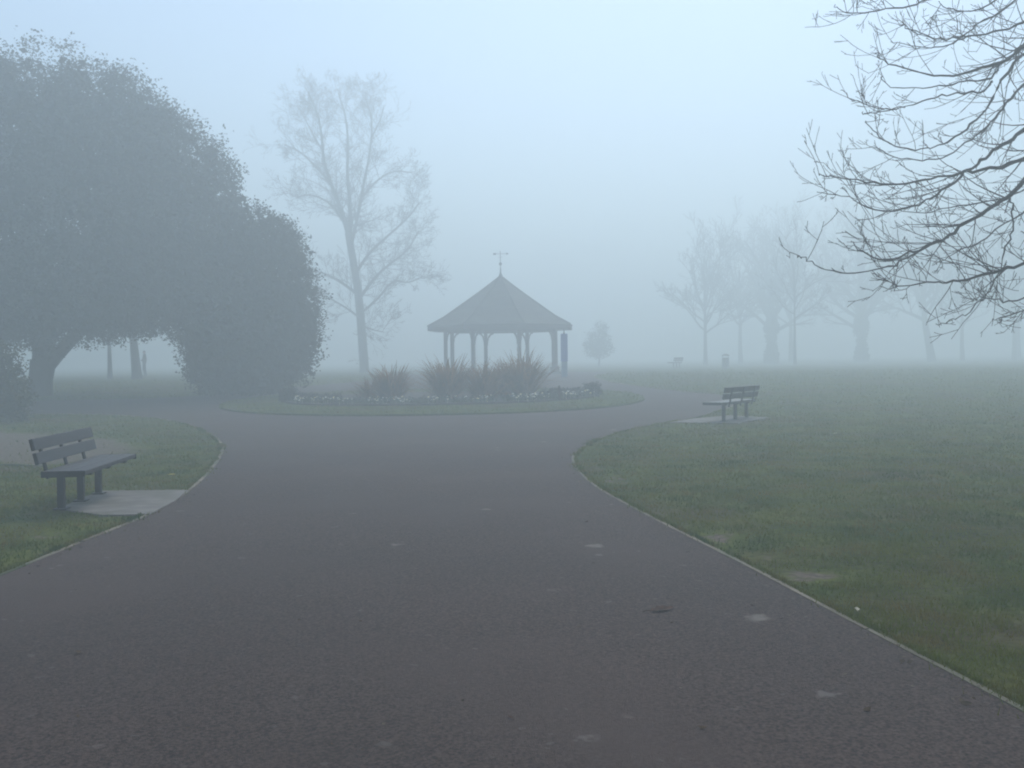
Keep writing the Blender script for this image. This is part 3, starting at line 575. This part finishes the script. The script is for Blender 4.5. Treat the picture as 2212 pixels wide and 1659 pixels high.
# underside
n0 = len(mb.v); mb.add(ring(4.15, 2.56) + ring(.1, 3.0), [tuple(8 * 0 + q for q in ())] if False else [])
for j in range(8): mb.f.append((n0 + j, n0 + 8 + j, n0 + 8 + (j + 1) % 8, n0 + (j + 1) % 8))
for j in range(8): mb.f.append((j, n0 + j, n0 + (j + 1) % 8, (j + 1) % 8))
roof = mb.build('roof', M_ROOF, bs)
for a in OCT:
    m2 = MB(); m2.tube([(r_ * math.cos(a), r_ * math.sin(a), z_ + .02) for r_, z_ in prof], [.04] * len(prof), 6); m2.build('hip_tiles', M_ROOF, roof)
def beam(mb, p, q, w_, h_):
    p, q = Vector(p), Vector(q); d_ = q - p; rot = d_.to_track_quat('X', 'Z').to_matrix(); mb.box((p + q) / 2, (d_.length, w_, h_), rot)
for j in range(8):
    m2 = MB(); r_ = 4.18; a0, a1 = OCT[j], OCT[(j + 1) % 8]; beam(m2, (r_ * math.cos(a0), r_ * math.sin(a0), 2.52), (r_ * math.cos(a1), r_ * math.sin(a1), 2.52), .05, .2); m2.build('fascia_board', M_WOOD, bs)
    m2 = MB(); r_ = 3.2; beam(m2, (r_ * math.cos(a0), r_ * math.sin(a0), 2.44), (r_ * math.cos(a1), r_ * math.sin(a1), 2.44), .14, .2); m2.build('ring_beam', M_WOOD, bs)
for j, a in enumerate(OCT):
    rot = Matrix.Rotation(a, 3, 'Z'); m2 = MB(); cx, cy_ = 3.2 * math.cos(a), 3.2 * math.sin(a)
    m2.box((cx, cy_, 1.22), (.18, .18, 2.34), rot); m2.box((cx, cy_, .22), (.30, .30, .30), rot)
    post = m2.build('post', M_WOOD, bs, bevel=.02)
    for s in (1, -1):
        b_ = OCT[(j + s) % 8]; dx, dy = 3.2 * math.cos(b_) - cx, 3.2 * math.sin(b_) - cy_; l_ = math.hypot(dx, dy); dx /= l_; dy /= l_
        m3 = MB(); pts = [(cx + dx * (.07 + .40 * (1 - math.cos(t_))), cy_ + dy * (.07 + .40 * (1 - math.cos(t_))), 1.62 + .72 * math.sin(t_)) for t_ in np.linspace(0, math.pi / 2, 7)]
        m3.tube(pts, [.055] * 7, 4); m3.build('brace', M_WOOD, post)
m2 = MB(); m2.add(ring(3.75, -.1) + ring(3.75, .10), [(j, (j + 1) % 8, 8 + (j + 1) % 8, 8 + j) for j in range(8)] + [tuple(range(8, 16))]); m2.build('plinth', M_STONE, bs)
m2 = MB(); m2.tube([(0, 0, 5.32), (0, 0, 5.5), (0, 0, 5.62), (0, 0, 5.7), (0, 0, 5.9)], [.16, .10, .05, .045, .035], 8)
for z_, r_ in ((6.12, .095),): m2.tube([(0, 0, z_ - r_), (0, 0, z_ - .6 * r_), (0, 0, z_), (0, 0, z_ + .6 * r_), (0, 0, z_ + r_)], [.03, r_ * .8, r_, r_ * .8, .02], 10)
m2.tube([(0, 0, 5.9), (0, 0, 6.85)], [.025, .018], 6); fin = m2.build('finial', M_LEAD, bs, smooth=False)
m2 = MB(); m2.tube([(-.38, 0, 6.68), (.34, 0, 6.68)], [.013, .013], 5); m2.box((-.32, 0, 6.68), (.16, .012, .10)); m2.add([(.34, -.01, 6.75), (.34, -.01, 6.61), (.48, 0, 6.68), (.34, .01, 6.75), (.34, .01, 6.61)], [(0, 1, 2), (3, 2, 4), (0, 2, 3), (1, 4, 2), (0, 3, 4, 1)])
m2.box((0, 0, 6.5), (.26, .014, .014)); m2.box((0, 0, 6.5), (.014, .26, .0135)); m2.build('weathervane', M_LEAD, fin)

# ---------------------------------------------------------------- blue sign
sg = empty('blue_sign', (2.42, 46.2, gz(46.2)), R(8)); tag(sg, 'narrow upright blue sign board beside the bandstand', 'sign')
m2 = MB(); m2.box((0, 0, 1.36), (.30, .16, 1.28)); m2.build('panel', M_NAVY, sg, bevel=.02)
m2 = MB(); m2.box((0, 0, .35), (.26, .13, .74)); m2.build('base', M_PALEBLUE, sg, bevel=.015)
m2 = MB(); m2.tube([(0, 0, 1.99), (0, 0, 2.04), (0, 0, 2.24)], [.07, .03, .012], 8); m2.build('finial', M_LEAD, sg)

# ---------------------------------------------------------------- island bed: soil, strap-leaf plants, flowers, low hedges
rng = np.random.default_rng(71)
BED = chaikin([(-7.25, 31.4), (-6.5, 29.9), (-4.8, 29.2), (-2.7, 28.95), (-.1, 29.3), (1.4, 30.1), (2.75, 31.5), (2.6, 33.2), (0, 34.3), (-3, 34.6), (-6, 33.8)], 2, True)
tag(sheet('flower_bed_soil', BED, .055, M_SOIL, thick=.05), 'dark soil of the planted bed on the island', kind='structure')
def strap_plant(x_, y_, h_, n_, label, wide=1.0):
    o = empty('strap_leaf_plant', (x_, y_, gz(y_) + .1)); tag(o, label, 'plant', 'strap leaved plants in the island bed')
    V = []; F = []
    for k in range(n_):
        az = rng.uniform(0, 2 * math.pi); tilt = R(rng.triangular(4, 34, 74)) * wide; L = h_ * rng.uniform(.72, 1.12); droop = rng.uniform(.2, 1.9); wd_ = rng.uniform(.014, .032)
        b = np.array([rng.normal(0, .12), rng.normal(0, .12), -.03]); p = b.copy(); e = tilt; S = 6; nb = len(V)
        sx, sy = -math.sin(az), math.cos(az)
        for s in range(S + 1):
            f = s / S; ww = wd_ * (1 - f ** 2.2) + .003
            V += [(p[0] - sx * ww, p[1] - sy * ww, p[2] + .25 * ww), (p[0], p[1], p[2]), (p[0] + sx * ww, p[1] + sy * ww, p[2] + .25 * ww)]
            if s < S:
                for q in (0, 1): F.append((nb + s * 3 + q, nb + s * 3 + q + 1, nb + s * 3 + q + 4, nb + s * 3 + q + 3))
            p = p + np.array([math.cos(az) * math.sin(e), math.sin(az) * math.sin(e), math.cos(e)]) * L / S; e += droop * (f ** 1.5) * .55
    m_ = MB(); m_.v = V; m_.f = F; me = bpy.data.meshes.new('leaves'); me.from_pydata(V, [], F)
    tag(link('leaves', me, M_PHORM, o), kind='stuff'); return o
strap_plant(-3.75, 31.4, 1.2, 330, 'bronze strap leaved clump standing apart nearest the big evergreens')
strap_plant(-4.45, 31.9, .8, 200, 'low bronze strap leaved clump at the evergreen end of the bed', 1.25)
strap_plant(-2.0, 31.3, 1.5, 380, 'bronze strap leaved clump under the bandstand post nearest the evergreens')
strap_plant(-.85, 31.0, 1.25, 330, 'shorter bronze strap leaved clump between two taller clumps')
strap_plant(.35, 32.0, 1.55, 400, 'tallest bronze strap leaved clump at the sign end of the bed')
strap_plant(-.2, 32.6, 1.3, 220, 'bronze strap leaved clump tucked behind the tallest one')

# low hedges at both ends of the bed
def low_hedge(P, hgt_, label):
    o = empty('low_hedge', (P[0][0], P[0][1], gz(P[0][1]) + .05)); tag(o, label, 'hedge')
    balls = []
    P = np.array(P, float); seg = np.linalg.norm(np.diff(P, axis=0), axis=1)
    for i in range(len(P) - 1):
        for k in range(int(seg[i] / .12)): q = P[i] + (P[i + 1] - P[i]) * k / int(seg[i] / .12); balls.append((q[0] - P[0][0], q[1] - P[0][1], hgt_ * .5, hgt_ * .48))
    e = P[-1] - P[0]
    for q in (0,): 
        for dx in (-.12, 0, .12):
            for zz in (.14, .3): balls.append((e[0] + dx, e[1], zz, .17))
    V = leaf_cloud(balls, 5200, rng, size=(.035, .07), aspect=.6, clump_r=.07, per=8, shell=(.3, 1.05), zmin=.005)
    tag(link('foliage', np_mesh('foliage', V, 4), M_HEDGE, o), kind='stuff')
    for i in range(0, len(balls), 3):
        m_ = MB(); m_.tube([(balls[i][0], balls[i][1], -.03), (balls[i][0], balls[i][1], hgt_ * .7)], [.014, .006], 5); m_.build('stem', M_BARK, o)
low_hedge([(-5.3, 30.6), (-6.2, 30.7), (-6.95, 31.1)], .3, 'low dark clipped hedge at the evergreen end of the bed')
low_hedge([(1.0, 31.0), (1.9, 31.3), (2.55, 31.75)], .34, 'low dark clipped hedge at the bench end of the bed')
m2 = MB(); m2.box((0, 0, .2), (.07, .07, .46)); m2.add([(-.035, -.035, .43), (.035, -.035, .43), (.035, .035, .43), (-.035, .035, .43), (0, 0, .47)], [(0, 1, 4), (1, 2, 4), (2, 3, 4), (3, 0, 4)])
st = m2.build('wooden_stake', M_WOOD); st.location = (1.42, 30.25, gz(30.25) + .06); tag(st, 'short dark wooden stake in the flower strip', 'stake')

# bedding flowers along the front (uncountable small blooms)
front = np.array([(-6.9, 31.0), (-6.3, 30.05), (-4.8, 29.4), (-2.7, 29.15), (-.1, 29.5), (1.3, 30.2), (2.4, 31.2)])
tt = rng.uniform(0, len(front) - 1.001, 700); i_ = tt.astype(int); fp = front[i_] + (front[i_ + 1] - front[i_]) * (tt - i_)[:, None] + rng.normal(0, .14, (700, 2)) + np.array([0, .15])
keep = ((np.sin(fp[:, 0] * 3.1) + np.sin(fp[:, 0] * 7.7 + 1)) > -.6) & (rng.uniform(0, 1, len(fp)) < .42)
fp = fp[keep]; V = []; F = []
for k, (x_, y_) in enumerate(fp):
    z_ = gz(y_) + .1 + rng.uniform(.08, .2); r_ = rng.uniform(.018, .04); nb = len(V); V.append((x_, y_, z_ + .01))
    for j in range(6): V.append((x_ + r_ * math.cos(j * 1.047), y_ + r_ * math.sin(j * 1.047) * .8, z_ + r_ * .5 * math.sin(j * 1.047)))
    for j in range(6): F.append((nb, nb + 1 + j, nb + 1 + (j + 1) % 6))
    nb = len(V); V += [(x_ - .004, y_, gz(y_) + .08), (x_ + .004, y_, gz(y_) + .08), (x_, y_, z_)]; F.append((nb, nb + 1, nb + 2))
me = bpy.data.meshes.new('flowers'); me.from_pydata(V, [], F); tag(link('bedding_flowers', me, M_PETAL), 'strip of small pale flowers edging the island bed', 'flowers', kind='stuff')
V = leaf_cloud([(front[int(q)][0] + (front[int(q) + 1][0] - front[int(q)][0]) * (q % 1), front[int(q)][1] + (front[int(q) + 1][1] - front[int(q)][1]) * (q % 1) + .15, gz(29.6) + .13, .13) for q in np.arange(0, 5.99, .05)], 9000, rng, size=(.05, .1), aspect=.4, clump_r=.1, per=6, shell=(.2, 1.1), zmin=gz(29) + .06)
tag(link('bedding_leaves', np_mesh('bedding_leaves', V, 4), M_BEDLEAF), 'low green bedding leaves along the island flower strip', 'leaves', kind='stuff')

# ---------------------------------------------------------------- benches
def make_bench(label):
    o = empty('park_bench', (0, 0, 0)); tag(o, label, 'bench')
    for x_ in (-.015, .135, .285):
        m_ = MB(); m_.box((x_, 0, .422), (.143, 1.9, .05)); m_.build('seat_plank', M_TIMBER, o, bevel=.008)
    th_ = math.atan2(.07, .30); rot = Matrix.Rotation(-th_, 3, 'Y')
    for z_ in (.580, .728):
        m_ = MB(); xx = -.125 - (z_ - .5) * math.tan(th_); m_.box((xx, 0, z_), (.042, 1.9, .128), rot); m_.build('back_plank', M_TIMBER, o, bevel=.007)
    for y_ in (-.63, 0, .63):
        m_ = MB(); m_.box((0, y_, .19), (.07, .07, .38)); lg = m_.build('leg', M_STEEL, o, bevel=.006)
        m_ = MB(); m_.box((0, y_, .008), (.14, .14, .014)); m_.build('foot_plate', M_STEEL, lg)
        m_ = MB(); m_.box((.12, y_, .382), (.42, .06, .026)); m_.build('seat_bracket', M_STEEL, o)
        m_ = MB(); m_.box((-.155 - .03, y_, .56), (.022, .055, .46), rot); m_.build('back_bracket', M_STEEL, o)
    m_ = MB(); m_.box((.135, -.958, .415), (.45, .014, .066)); m_.build('end_cap', M_STEEL, o, bevel=.004)
    m_ = MB(); m_.box((.135, .958, .415), (.45, .014, .066)); m_.build('end_cap', M_STEEL, o, bevel=.004)
    return o
b1 = make_bench('dark slatted bench on the pad by the bare track'); b1.location = (-4.965, 11.5, .02); b1.rotation_euler = (0, 0, R(5.2))
b2 = copy_tree(b1); b2['label'] = 'dark slatted bench at the path corner of the wide lawn'; b2.location = (5.22, 23.5, gz(23.5) + .012); b2.rotation_euler = (0, 0, R(143))
b3 = copy_tree(b1); b3['label'] = 'faint distant bench in fog beyond the path, near the slender bare tree'; b3.location = (12.3, 75, gz(75)); b3.rotation_euler = (0, 0, R(150))

# litter bin far off
lb = empty('litter_bin', (14.9, 70, gz(70))); tag(lb, 'small faint litter bin in the fog behind the lawn bench', 'litter bin')
m_ = MB(); m_.tube([(0, 0, 0), (0, 0, .05), (0, 0, .72)], [.2, .24, .24], 14); m_.build('body', M_BIN, lb)
m_ = MB(); m_.tube([(0, 0, .84), (0, 0, .9), (0, 0, 1.0)], [.27, .26, .08], 14); m_.build('hood', M_BIN, lb)
for s in (-1, 1):
    m_ = MB(); m_.box((s * .2, 0, .78), (.03, .06, .2)); m_.build('hood_strut', M_BIN, lb)

# ---------------------------------------------------------------- person standing beyond the oak
def person_mesh():
    J = {'pel': (0, 0, .93), 'bel': (0, .01, 1.08), 'che': (0, .03, 1.30), 'nek': (0, .03, 1.47), 'hea': (0, .01, 1.58), 'top': (0, .01, 1.70),
         'shl': (-.17, .03, 1.39), 'ell': (-.27, -.02, 1.14), 'hal': (-.16, -.20, 1.04), 'shr': (.17, .03, 1.39), 'elr': (.22, .02, 1.12), 'har': (.21, -.06, .90),
         'hil': (-.09, 0, .88), 'knl': (-.10, -.05, .49), 'anl': (-.10, .05, .09), 'tol': (-.11, -.10, .04), 'hir': (.09, 0, .88), 'knr': (.10, .03, .49), 'anr': (.10, .09, .09), 'tor': (.11, -.06, .04)}
    RAD = {'pel': .155, 'bel': .15, 'che': .17, 'nek': .062, 'hea': .098, 'top': .06, 'shl': .085, 'ell': .062, 'hal': .045, 'shr': .085, 'elr': .062, 'har': .045, 'hil': .105, 'knl': .075, 'anl': .055, 'tol': .045, 'hir': .105, 'knr': .075, 'anr': .055, 'tor': .045}
    E = [('pel', 'bel'), ('bel', 'che'), ('che', 'nek'), ('nek', 'hea'), ('hea', 'top'), ('che', 'shl'), ('shl', 'ell'), ('ell', 'hal'), ('che', 'shr'), ('shr', 'elr'), ('elr', 'har'), ('pel', 'hil'), ('hil', 'knl'), ('knl', 'anl'), ('anl', 'tol'), ('pel', 'hir'), ('hir', 'knr'), ('knr', 'anr'), ('anr', 'tor')]
    K = list(J); me = bpy.data.meshes.new('person'); me.from_pydata([J[k] for k in K], [(K.index(a), K.index(b)) for a, b in E], [])
    o = bpy.data.objects.new('person', me); COL.objects.link(o)
    o.modifiers.new('skin', 'SKIN'); sv = me.skin_vertices[0].data
    for i, k in enumerate(K): sv[i].radius = (RAD[k], RAD[k]); sv[i].use_root = (k == 'pel')
    sb = o.modifiers.new('sub', 'SUBSURF'); sb.levels = sb.render_levels = 2
    m = bpy.data.materials.new('dark coat and trousers'); m.use_nodes = True; t = m.node_tree; N = t.nodes; L = t.links
    tc = N.new('ShaderNodeTexCoord'); sx = N.new('ShaderNodeSeparateXYZ'); L.new(tc.outputs['Object'], sx.inputs[0])
    mr = N.new('ShaderNodeMapRange'); mr.inputs[1].default_value = 0; mr.inputs[2].default_value = 1.75; L.new(sx.outputs[2], mr.inputs[0])
    r = N.new('ShaderNodeValToRGB'); r.color_ramp.interpolation = 'CONSTANT'; el = r.color_ramp.elements
    el[0].position = 0; el[0].color = (.02, .02, .02, 1); el[1].position = .07; el[1].color = (.03, .035, .05, 1)
    for p_, c_ in ((.47, (.05, .03, .035, 1)), (.835, (.42, .26, .2, 1)), (.925, (.04, .03, .025, 1))): e = el.new(p_); e.color = c_
    L.new(mr.outputs[0], r.inputs[0]); L.new(r.outputs[0], N['Principled BSDF'].inputs['Base Color']); N['Principled BSDF'].inputs['Roughness'].default_value = .85
    me.materials.append(m); return o
pe = person_mesh(); pe.location = (-23.4, 64, gz(64)); pe.rotation_euler = (0, 0, R(-70)); tag(pe, 'person in dark coat standing on grass beyond the oak', 'person')

# ---------------------------------------------------------------- fallen leaves and scraps
def leaf(name, x_, y_, rz, s, material, label, cat='leaf', dz=.008):
    outline = [(-.5, 0), (-.38, .12), (-.25, .11), (-.14, .22), (0, .17), (.12, .2), (.25, .11), (.38, .09), (.5, 0)]
    V = []; F = []
    for i, (a, b) in enumerate(outline):
        curl = .16 * (a + .1) ** 2 + .02
        for q in (-1, 0, 1): V.append((a * s, q * b * s, s * (curl + abs(q) * b * .5 * (1.2 if q > 0 else .5))))
    for i in range(len(outline) - 1):
        for q in (0, 1): F.append((i * 3 + q, (i + 1) * 3 + q, (i + 1) * 3 + q + 1, i * 3 + q + 1))
    m_ = MB(); m_.v = V; m_.f = F; m_.tube([(-.5 * s, 0, s * .045), (-.64 * s, .03 * s, s * .05), (-.78 * s, .08 * s, s * .02)], [.014 * s, .012 * s, .01 * s], 4)
    o = m_.build(name, material); o.location = (x_, y_, gz(y_) + dz); o.rotation_euler = (0, 0, rz); return tag(o, label, cat)
leaf('fallen_leaf', .92, 6.23, .35, .17, M_DEADLEAF, 'curled dark brown leaf lying on the open asphalt')
leaf('fallen_leaf', 2.09, 6.1, 1.3, .075, M_PALELEAF, 'pale curled leaf standing in the grass by the path edge', dz=.03)
leaf('fallen_leaf', -4.76, 13.98, .2, .10, M_YELLOWLEAF, 'bright yellow leaf on the grass beyond the near bench', dz=.03)
leaf('fallen_leaf', 6.26, 19.45, .6, .12, M_PALELEAF, 'pale leaf out on the wide lawn before the far bench', dz=.03)
leaf('fallen_leaf', -.03, 4.4, 2.1, .05, M_DEADLEAF, 'small dark brown leaf on the path near a pale stain')

# crumbs of leaf litter and grit along the path edges (uncountable)
rng = np.random.default_rng(91); pts = []
for ed in (RIGHT_EDGE, LEFT_EDGE):
    E_ = np.array([p for p in ed if abs(p[0]) < 9 and 2 < p[1] < 24]); k = rng.integers(0, len(E_) - 1, 900); f = rng.uniform(0, 1, 900)[:, None]
    q = E_[k] * (1 - f) + E_[k + 1] * f; q[:, 0] += (-1 if ed is RIGHT_EDGE else 1) * rng.exponential(.16, 900); pts.append(q)
pts.append(np.stack([rng.uniform(-3.5, 1.6, 260), rng.uniform(3, 15, 260)], 1)); q = np.concatenate(pts); q = q[inside(q[:, 0], q[:, 1], PATH)]
m = len(q); sz = rng.uniform(.004, .016, m) * np.where(rng.uniform(0, 1, m) < .12, 1.9, 1); th = rng.uniform(0, 6.28, m); V = np.empty((m, 4, 3))
for j, (a_, l_) in enumerate(((0, 1), (1.5, .55), (3.1, .9), (4.6, .6))): V[:, j] = np.stack([q[:, 0] + np.cos(th + a_) * sz * l_, q[:, 1] + np.sin(th + a_) * sz * l_, gza(q[:, 1]) + .009 + sz * rng.uniform(0, .5, m)], 1)
tag(link('leaf_litter', np_mesh('leaf_litter', V.reshape(-1, 3), 4), mat('litter', (.12, .075, .04), (.03, .02, .014), 9, .9, c3=(.20, .16, .11), s3=3, spec=.1)), 'crumbs of dead leaf and grit along the path edges', 'leaf litter', kind='stuff')

# ---------------------------------------------------------------- haze
hm = bpy.data.materials.new('fog'); hm.use_nodes = True; N = hm.node_tree.nodes
N.remove(N['Principled BSDF']); pv = N.new('ShaderNodeVolumePrincipled')
pv.inputs['Color'].default_value = (.89, .975, .985, 1); pv.inputs['Density'].default_value = HAZE_DENSITY; pv.inputs['Anisotropy'].default_value = 0.42
hm.node_tree.links.new(pv.outputs[0], N['Material Output'].inputs['Volume'])
m_ = MB(); m_.box((0, 145, 11.75), (640, 500, 25.5)); hz = m_.build('haze', hm); tag(hz, 'pale fog filling the whole park', 'haze', kind='stuff')
